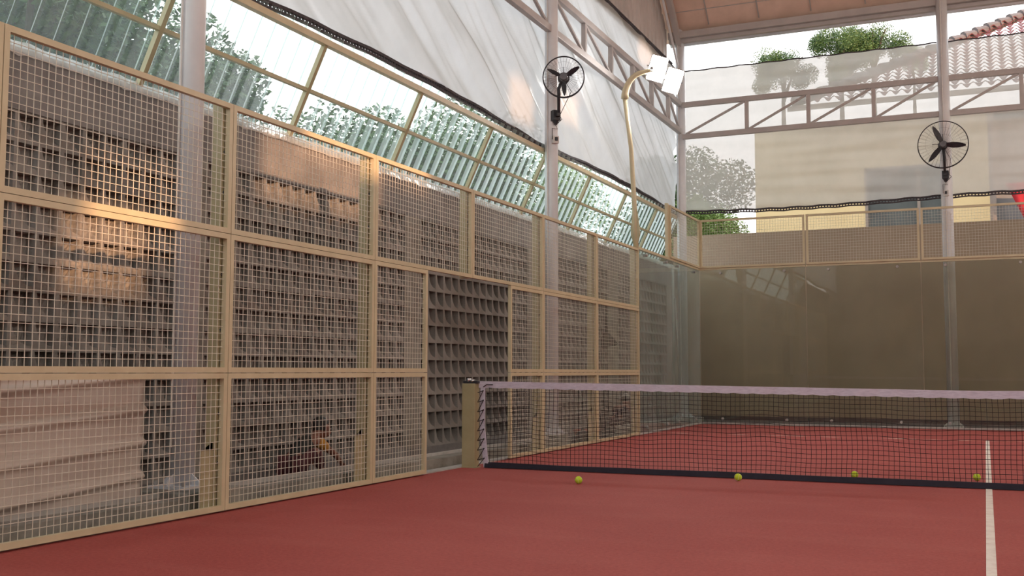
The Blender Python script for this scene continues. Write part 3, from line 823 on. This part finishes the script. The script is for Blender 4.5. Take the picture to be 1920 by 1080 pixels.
def flood(cx, cy, cz, label, n=(.30, -.80, -.34), rt=(.80, .36, -.25), group='twin floodlights on the pole'):
    t = thing('floodlight', label, 'floodlight', (cx, cy, cz), group)
    n = Vector(n).normalized(); rt = Vector(rt); rt = (rt-n*rt.dot(n)).normalized(); up = n.cross(rt)
    c = Vector((cx, cy, cz)); W, H = .125, .19
    def slab(w, h, d0, d1, ws=1):
        vs = []
        for d, k in ((d0, ws), (d1, 1)):
            for i, j in ((-1,-1),(1,-1),(1,1),(-1,1)): vs.append(c+rt*(i*w*k)+up*(j*h*k)+n*d)
        s = MB(); s.add(vs, [(0,3,2,1),(4,5,6,7),(0,1,5,4),(1,2,6,5),(2,3,7,6),(3,0,4,7)]); return s
    slab(W+.018, H+.018, -.05, 0).build('housing', M['lamp_body'], t, bevel=.008)
    slab(W, H, .001, .008).build('lens', M['lamp_face'], t)
    s = MB()
    for k in range(-4, 5): s.bar(c+rt*(k*.028)-up*H*.8-n*.065, c+rt*(k*.028)+up*H*.8-n*.065, .005, .04, up=tuple(n))
    s.build('cooling_fins', M['lamp_body'], t)
    s = MB(); s.tube([c-rt*(W+.03), c-rt*(W+.03)-n*.14, c-n*.16, c+rt*(W+.03)-n*.14, c+rt*(W+.03)], .012, 6); s.build('yoke', M['fan_hub'], t)
flood(.31, 6.13, 5.87, 'upper left white glowing floodlight on the curved pole')
flood(.42, 6.68, 5.80, 'lower right white glowing floodlight on the curved pole')
for yy, wd in ((6.0, 'far'), (-6.0, 'near')):  # out-of-view poles on the right, added to brighten the interior
    sg = 1 if yy > 0 else -1
    t = thing('floodlight_pole', f'unseen floodlight pole added on the right for more light, {wd} one', 'pole', (10.15, yy, 0))
    q_ = MB(); q_.tube([(10.15, yy, -.1), (10.15, yy, 5.4)], .045, 10); q_.build('shaft', M['cream'], t, sm=True)
    q_ = MB(); q_.tube([(10.15, yy, 5.4), (10.1, yy, 5.7), (9.9, yy, 5.84), (9.6, yy, 5.87)], [.05, .045, .04, .03], 10); q_.build('arm', M['cream'], t, sm=True)
    q_ = MB(); q_.bar((9.6, yy-.35, 5.87), (9.6, yy+.35, 5.87), .05, .05); q_.build('crossbar', M['lamp_body'], t)
    for k_ in (-1, 1):
        flood(9.5, yy+.27*k_, 5.83, f'added unseen floodlight on the {wd} right hand pole, ' + ('nearer one' if k_ < 0 else 'farther one'), (-.75, -.25*sg, -.5), (-.25*sg, .75, 0), 'added floodlights on the right hand poles')

# ------------------------------------------------------------------ things behind the fence
s = MB(); vs = []; ny, nzz = 60, 80
for j in range(nzz+1):
    for i in range(ny+1):
        u = i/ny; v = j/nzz; y = -6.7+2.42*u+.012*noise.noise(Vector((v*6, 0, 3)))*u
        z = .115+.865*v
        ph = (z-.07*(y+4.3)-.26)/.2345; ph -= math.floor(ph)
        rib = .045*max(0, math.cos((ph-.0)*2*math.pi))**3
        rib += .016*noise.noise(Vector((y*1.1, z*2, 1)))
        vs.append((-.50+rib, y, z))
s.add(vs, [(j*(ny+1)+i, j*(ny+1)+i+1, (j+1)*(ny+1)+i+1, (j+1)*(ny+1)+i) for j in range(nzz) for i in range(ny)])
o = s.build('corrugated_sheet', M['sheetmetal'], sm=True)
sd = o.modifiers.new('thick', 'SOLIDIFY'); sd.thickness = .006
tag(o, 'weathered beige ribbed sheet standing behind the lower left fence panel', 'sheet')

def skin_obj(name, chain, mat, parent, sub=2):
    """chain: dict joint -> (pos, radius), edges; grown with Skin + Subdivision, then frozen"""
    joints, edges, root = chain
    keys = list(joints); me = bpy.data.meshes.new(name); off = world_loc(parent)
    me.from_pydata([tuple(Vector(joints[k][0])-off) for k in keys], [(keys.index(a), keys.index(b_)) for a, b_ in edges], [])
    o = bpy.data.objects.new(name, me); C.objects.link(o); o.parent = parent
    sk = o.modifiers.new('skin', 'SKIN'); sk.use_smooth_shade = True
    for i, k in enumerate(keys):
        r = joints[k][1]; me.skin_vertices[0].data[i].radius = (r, r) if not isinstance(r, tuple) else r
        me.skin_vertices[0].data[i].use_root = (k == root)
    sb = o.modifiers.new('sub', 'SUBSURF'); sb.levels = sub; sb.render_levels = sub
    me.materials.append(mat)
    bpy.context.view_layer.update()
    dg = bpy.context.evaluated_depsgraph_get(); nm = bpy.data.meshes.new_from_object(o.evaluated_get(dg))
    o.modifiers.clear(); o.data = nm
    if not nm.materials: nm.materials.append(mat)
    smooth(nm)
    return o
def person(J, label, root_loc, cloth_top, cloth_leg, shoulder_mat, hat):
    t = thing('person', label, 'person', root_loc, 'people crouching behind the fence')
    V = {k: Vector(v) for k, v in J.items()}
    R = dict(hip=.088, waist=.078, chest=.088, neck=.034, headb=.05, head=.072,
             shr=.042, elr=.030, wrr=.022, shl=.042, ell=.030, wrl=.022,
             kr=.046, ar=.030, fr=.022, kl=.046, al=.030, fl=.022, hr=.058, hl=.058)
    def make(nm, keys, edges, root, mat, inf=0.0, add=None):
        jj = {k: (V[k], R[k]+inf) for k in keys}
        if add: jj.update(add)
        return skin_obj(nm, (jj, edges, root), mat, t)
    E_ = [('hip','waist'),('waist','chest'),('chest','neck'),('neck','headb'),('headb','head'),
          ('chest','shr'),('shr','elr'),('elr','wrr'),('chest','shl'),('shl','ell'),('ell','wrl'),
          ('hip','hr'),('hr','kr'),('kr','ar'),('ar','fr'),('hip','hl'),('hl','kl'),('kl','al'),('al','fl')]
    body = make('body', list(R), E_, 'hip', M['skin'])
    # hands: palm, four fingers and a thumb each
    for w_, e_ in (('wrr', 'elr'), ('wrl', 'ell')):
        d = (V[w_]-V[e_]).normalized(); sd = d.cross(Vector((0, 0, 1))).normalized(); nn = sd.cross(d)
        hj = {'w': (V[w_], .020), 'p': (V[w_]+d*.045, (.030, .014))}; ed = [('w', 'p')]
        for q, (off_, ln) in enumerate(((-.020, .055), (-.007, .064), (.007, .060), (.020, .046))):
            a = V[w_]+d*.062+sd*off_; hj[f'a{q}'] = (a, .0085); hj[f'b{q}'] = (a+d*ln*.55-nn*.006, .008); hj[f'c{q}'] = (a+d*ln-nn*.02, .0065)
            ed += [('p', f'a{q}'), (f'a{q}', f'b{q}'), (f'b{q}', f'c{q}')]
        hj['t0'] = (V[w_]+d*.03-sd*.026, .010); hj['t1'] = (V[w_]+d*.058-sd*.046, .0085); ed += [('w', 't0'), ('t0', 't1')]
        skin_obj('hand', (hj, ed, 'w'), M['skin'], t, 1)
    make('shirt', ['hip','waist','chest','shr','shl'], [('hip','waist'),('waist','chest'),('chest','shr'),('chest','shl')], 'waist', cloth_top, .018,
         None)
    for s_, e_ in (('shr', 'elr'), ('shl', 'ell')):
        mid = V[s_].lerp(V[e_], .62)
        skin_obj('sleeve', ({'a': (V[s_], .058), 'b': (V[s_].lerp(V[e_], .3), .052), 'c': (mid, .044)}, [('a', 'b'), ('b', 'c')], 'a'), shoulder_mat, t)
    make('trousers', ['hip','hr','kr','hl','kl'], [('hip','hr'),('hr','kr'),('hip','hl'),('hl','kl')], 'hip', cloth_leg, .010,
         None)
    for k_, a_ in (('kr', 'ar'), ('kl', 'al')):
        skin_obj('trouser_leg', ({'a': (V[k_], .056), 'b': (V[k_].lerp(V[a_], .5), .05), 'c': (V[k_].lerp(V[a_], .85), .044)}, [('a', 'b'), ('b', 'c')], 'a'), cloth_leg, t)
    # head: face direction
    H = V['head']; fd = V['face'].normalized(); up = (H-V['neck']).normalized(); up = (up-fd*up.dot(fd)).normalized(); sd = up.cross(fd)
    s = MB(); s.ball((0, 0, 0), 1, 20, 14)
    def place(mb, c, ax):  # ax: three radii along sd, fd, up
        return [(c+sd*(v[0]*ax[0])+fd*(v[1]*ax[1])+up*(v[2]*ax[2])) for v in mb.v]
    def ell(nm, c, ax, mat, cut=None):
        q = MB(); q.v = [tuple(p) for p in place(s, c, ax)]; q.f = list(s.f)
        if cut: 
            q.f = [f for f in q.f if cut(sum((Vector(s.v[i]) for i in f), Vector())/len(f))]
        return q.build(nm, mat, t, sm=True)
    hd = ell('head_skin', H, (.075, .088, .102), M['skin'])
    hc = ell('hair', H+up*.012-fd*.012, (.084, .094, .104), M['hair'], lambda v: v.z > .28-.0*v.y or (v.y < -.1 and v.z > -.55) or (v.y < .25 and v.z > -.05 and abs(v.x) > .6))
    ell('nose', H+fd*.09-up*.012, (.011, .020, .017), M['skin']); ell('mouth', H+fd*.079-up*.047, (.022, .010, .006), M['maroon_cloth'])
    for q in (-1, 1):
        ell('ear', H+sd*(q*.076)-up*.005, (.010, .019, .028), M['skin'])
        ell('eye', H+sd*(q*.029)+fd*.078+up*.008, (.012, .008, .008), M['eye'])
        ell('brow', H+sd*(q*.029)+fd*.082+up*.028, (.018, .006, .004), M['hair'])
    if hat:
        ell('cap', H+up*.03, (.094, .104, .095), M['white_cloth'], lambda v: v.z > 0)
        ell('cap_peak', H+up*.04+fd*.105, (.062, .065, .008), M['white_cloth'])
    for a_, f_ in (('ar', 'fr'), ('al', 'fl')):
        d = V[f_]-V[a_]
        skin_obj('shoe', ({'a': (V[a_]-Vector((0, 0, .03)), .036), 'b': (V[a_]+d*.6-Vector((0, 0, .01)), .032), 'c': (V[f_]+d*.2, .024)}, [('a', 'b'), ('b', 'c')], 'a'), M['black_cloth'], t, 1)
    return t
ox = -.66
J1 = dict(hip=(ox,-2.24,.16), waist=(ox-.01,-2.14,.255), chest=(ox-.01,-2.04,.345), neck=(ox,-1.92,.395), headb=(ox,-1.87,.425), head=(ox,-1.80,.47),
          shr=(ox+.10,-2.02,.375), elr=(ox+.13,-1.76,.23), wrr=(ox+.10,-1.60,.13), shl=(ox-.12,-1.97,.36), ell=(ox-.15,-1.84,.22), wrl=(ox-.12,-1.72,.13),
          hr=(ox+.09,-2.26,.16), kr=(ox+.15,-2.10,.30), ar=(ox+.13,-1.98,.09), fr=(ox+.13,-1.88,.05),
          hl=(ox-.09,-2.24,.16), kl=(ox-.13,-2.06,.24), al=(ox-.12,-1.94,.08), fl=(ox-.12,-1.84,.05), face=(.35,.85,-.3))
seat = MB(); seat.box((-.93,-2.5,-.01), (-.47,-1.5,.03)); 
tag(seat.build('low_slab', M['concrete']), 'low concrete slab behind the kerb under the crouching person in mustard', 'slab')
person(J1, 'person in black and mustard top crouching behind the fence and leaning on one hand', (ox,-2.24,.03), M['black_cloth'], M['maroon_cloth'], M['yellow_cloth'], False)
def shift(J, dy, dx=0, dz=0, sc=1):
    h = Vector(J['hip']); o = {}
    for k, v in J.items(): o[k] = v if k == 'face' else tuple(h+(Vector(v)-h)*sc+Vector((dx, dy, dz)))
    return o
J2 = shift(J1, 9.15, .0, -.01, 1.15)
person(J2, 'person in maroon top and white cap crouching near the side glass', (ox,6.7,.03), M['plum_cloth'], M['plum_cloth'], M['maroon_cloth'], True)

# hanging broom, bag, basin, bottle
t = thing('hanging_broom', 'dark broom head hanging from a string on the block wall', 'broom', (-.95, 7.22, 1.44))
s = MB(); s.tube([(-.95, 7.2, 2.15), (-.95, 7.2, 1.9)], .01, 6); s.tube([(-.95, 7.2, 1.93), (-.95, 7.22, 1.62)], [.022, .03], 8); s.build('handle', M['straw'], t)
s = MB(); s.tube([(-.95, 7.22, 1.66), (-.95, 7.22, 1.58), (-.95, 7.24, 1.47), (-.95, 7.24, 1.43)], [.05, .12, .19, .13], 14); s.build('bristles', M['straw'], t)
s = MB(); vs = []
s.ball((-.20, 3.98, .085), .12, 20, 12, (.8, 1.4, .78)); s.tube([(-.20, 3.90, .16), (-.20, 3.98, .21), (-.20, 4.06, .16)], .011, 6)
tag(s.build('black_bag', M['black_bag'], sm=True), 'round black bag on the ground behind the fence', 'bag')
t = thing('plastic_basin', 'red brown basin standing behind the fence next to the black bag', 'basin', (-.32, 4.46, 0))
s = MB(); s.tube([(-.32, 4.46, -.005), (-.32, 4.46, .15)], [.13, .19], 20); s.build('bowl', M['red_plastic'], t, sm=False)
s = MB(); s.tube([(-.32+.19*math.cos(a*math.pi/12), 4.46+.19*math.sin(a*math.pi/12), .15) for a in range(24)], .012, 6, closed=True); s.build('rim', M['red_plastic'], t, sm=True)
t = thing('water_bottle', 'slate blue bottle standing behind the side glass', 'bottle', (-.3, 6.75, .1))
s = MB(); s.tube([(-.3,6.75,.1), (-.3,6.75,.36), (-.3,6.75,.42), (-.3,6.75,.46)], [.06, .06, .035, .03], 14); s.build('body', M['blue_plastic'], t, sm=True)
s = MB(); s.tube([(-.3,6.75,.46), (-.3,6.75,.50)], .034, 12); s.build('cap', M['white_plastic'], t)
t = thing('pipe_bundle', 'thin pale pipes standing behind the side glass in the corner', 'pipe', (-.8, 11.3, 0))
for i, (dx, dy, lean) in enumerate(((0, 0, 0), (.05, -.25, .0), (.12, .1, -.25))):
    s = MB(); s.tube([(-.85+dx, 11.2+dy, 0), (-.85+dx+lean*.2, 11.2+dy+lean, 3.1-(.6 if i == 2 else 0))], .02, 8); s.build('pipe', M['ledge'], t, sm=True)

# ------------------------------------------------------------------ neighbouring house
hs = thing('house', 'cream house with tiled roof behind the back tarpaulin', 'house', (3, 17, 0))
s = MB(); s.box((-.25, 17, -.2), (2.42, 22, 7.2)); s.box((2.42, 17, -.2), (4.22, 22, 3.0)); s.box((2.42, 17, 6.0), (4.22, 22, 7.2)); s.box((4.22, 17, -.2), (5.22, 22, 7.2))
s.build('wall', M['house'], hs)
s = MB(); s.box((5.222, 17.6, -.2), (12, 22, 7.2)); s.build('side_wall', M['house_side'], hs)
s = MB(); s.box((5.22, 17.0, -.2), (5.36, 17.6, 7.2)); s.build('corner_trim', M['window_frame'], hs)
s = MB(); s.box((2.42, 17.06, 3.0), (4.22, 17.1, 6.0)); w_ = s.build('window', M['window_dark'], hs)
s = MB()
for x in (2.42, 3.62, 4.18): s.box((x, 17.0, 3.0), (x+.07, 17.08, 6.0))
s.box((2.42, 17.0, 5.93), (4.22, 17.08, 6.0)); s.build('window_frame', M['window_frame'], w_)
# tiled hip roof: face slopes up away from the court, hip edge rises to the right
ry0, rz0 = 16.3, 7.62
def roof_pt(x, q): return (x, ry0+q*.82, rz0+q*.57)
s = MB(); rowh = .25; HX, HK = .9, .9
for r in range(26):
    q0 = r*rowh; nseg = 8; vs = []; cnt = 0; xx = math.floor((HX+q0/HK)/.26)*.26
    while xx < 12:
        w_ = math.cos(xx/.26*2*math.pi)
        a = roof_pt(xx, q0); c = roof_pt(xx, q0+rowh*1.02)
        vs += [(a[0], a[1], a[2]+.055*w_+.055), (a[0], a[1]+.01, a[2]+.055*w_+.035), (c[0], c[1], c[2]+.012*w_-.012)]; cnt += 1
        xx += .26/nseg
    s.add(vs, [(3*i+k, 3*i+3+k, 3*i+4+k, 3*i+1+k) for i in range(cnt-1) for k in (0, 1)])
s.build('roof_tiles', M['tile'], hs, sm=False)
s = MB(); L0 = Vector(roof_pt(HX, 0)); L1 = Vector(roof_pt(HX+26*rowh/HK, 26*rowh))
for i in range(26):
    a = L0.lerp(L1, i/26); c = L0.lerp(L1, (i+1.12)/26); s.tube([a+Vector((-.05, .1, .06)), c+Vector((-.05, .1, .02))], [.15, .11], 8)
s.build('hip_tiles', M['tile_cap'], hs)
s = MB(); s.box((.7, 16.32, 7.45), (12, 16.40, 7.57)); s.build('fascia', M['window_frame'], hs)
s = MB(); s.add([(-.2,16.9,7.21),(12,16.9,7.21),(12,22,7.21),(-.2,22,7.21)], [(0,1,2,3)]); s.build('soffit', M['house'], hs)
s = MB(); n = 14; vs = []
for j in range(n+1):
    for i in range(n+1):
        u, v = i/n, j/n; x = 5.75+.75*v*0+ (1.6)*u + (1-v)*0.0 ; z = 5.35-1.7*v
        x = 5.55+ v*.75 + (1.9-v*.2)*u
        vs.append((x, 16.6+.05*math.sin(u*14+v*3), z))
s.add(vs, [(j*(n+1)+i, j*(n+1)+i+1, (j+1)*(n+1)+i+1, (j+1)*(n+1)+i) for j in range(n) for i in range(n)])
o = s.build('red_cloth', M['red_cloth'], sm=True); sd = o.modifiers.new('thick', 'SOLIDIFY'); sd.thickness = .01
tag(o, 'red cloth hanging beside the house at the right edge of the picture', 'cloth')

# ------------------------------------------------------------------ trees
def canopy(seed, R, n, leaf):
    rnd = random.Random(seed); s = MB()
    lobes = [(Vector((rnd.uniform(-.6, .6), rnd.uniform(-.6, .6), rnd.uniform(-.45, .7)))*R, rnd.uniform(.28, .5)*R) for _ in range(13)]
    for _ in range(n):
        c, r = rnd.choice(lobes)
        d = Vector((rnd.gauss(0, 1), rnd.gauss(0, 1), rnd.gauss(0, 1))).normalized()
        p = c+d*r*(rnd.random()**.4)
        a = Vector((rnd.gauss(0, 1), rnd.gauss(0, 1), rnd.gauss(0, .6))).normalized(); b2 = a.cross(Vector((rnd.gauss(0, 1), rnd.gauss(0, 1), rnd.gauss(0, 1)))).normalized()
        L = leaf*rnd.uniform(.7, 1.4); W = L*.42
        s.add([p-a*L, p-b2*W, p+a*L, p+b2*W], [(0, 1, 2, 3)])
    return s, lobes
protos = []
def make_canopy_mesh(seed, R, n, leaf, mat):
    s, lobes = canopy(seed, R, n, leaf); me = bpy.data.meshes.new('foliage'); me.from_pydata(s.v, [], s.f); me.materials.append(mat)
    tm = None
    return me, tm
pr = [make_canopy_mesh(1, 2.2, 20000, .062, M['leaf']), make_canopy_mesh(2, 2.2, 20000, .062, M['leaf']), make_canopy_mesh(3, 2.0, 16000, .058, M['leaf_light'])]
def tree(x, y, z, k, sc, rot, label, group):
    t = thing('tree', label, 'tree', (x, y, z), group); t.rotation_euler = (0, 0, rot); t.scale = (sc, sc, sc)
    rr = random.Random(int(x*10)); R_ = 2.2; b2 = MB(); zb = (-.2-z)/sc
    b2.tube([(.2, .1, zb), (.05, 0, zb*.5-1), (.1, 0, -R_*.8), (0, .1, R_*.2)], [.16/sc+.05, .13/sc+.04, .12, .05], 8)
    for _ in range(7):
        e = Vector((rr.uniform(-.6, .6), rr.uniform(-.6, .6), rr.uniform(-.2, .6)))*R_
        b2.tube([(.05, 0, -R_*.9+rr.random()*.6), e*.6+Vector((0, 0, -.1)), e], [.07, .045, .02], 5)
    tm = bpy.data.meshes.new('trunk'); tm.from_pydata(b2.v, [], b2.f); tm.materials.append(M['bark'])
    for nm, me in (('foliage', pr[k][0]), ('trunk', tm)):
        o = bpy.data.objects.new(nm, me); C.objects.link(o); o.parent = t
G1 = 'trees behind the block wall'
for (x, y, z, k, sc, lab) in (
    (-8.0, -2.4, 5.0, 0, 1.3, 'leafy tree behind the clear sheets at the far left edge'),
    (-8.6, 1.4, 5.9, 1, 1.15, 'leafy tree behind the clear sheets left of the near column'),
    (-9.0, 5.0, 5.2, 0, 1.1, 'tree with a ragged top behind the clear sheets at the near column'),
    (-9.0, 8.3, 4.7, 1, 1.05, 'lower tree behind the sheets right of the near column'),
    (-9.0, 12.0, 5.0, 0, 1.1, 'broad tree behind the sheets over the doorway'),
    (-9.0, 16.8, 6.1, 1, 1.25, 'tree behind the sheets left of the fan column'),
    (-8.5, 22.0, 5.4, 2, 1.3, 'yellow green tree behind the sheets right of the fan column'),
    (-5.5, 26.5, 4.4, 1, 1.3, 'dark tree behind the far end of the clear sheets'),
    (-5.4, 19.0, 2.2, 0, 1.0, 'low dark bush behind the end of the block wall')):
    tree(x, y, z, k, sc, x*y, lab, G1)
G2 = 'trees behind the back wall'
tree(-1.35, 16.0, 4.1, 2, .62, .4, 'green bush behind the tan wall at the corner, left of the cream house', G2)
tree(-2.6, 18.0, 5.0, 0, .9, 2.4, 'darker tree behind the bush at the far corner', G2)
tree(1.0, 25.0, 11.05, 0, .50, 1.1, 'round tree top above the back tarpaulin, left one of the pair', G2)
tree(2.0, 25.4, 11.4, 1, .50, 2.1, 'round tree top above the back tarpaulin, right one of the pair', G2)
tree(-.95, 26.0, 11.05, 1, .5, 3.0, 'small low tree top above the back tarpaulin at its left', G2)
tree(3.15, 26.0, 11.0, 2, .27, .5, 'small sparse tree top next to the tiled roof', G2)
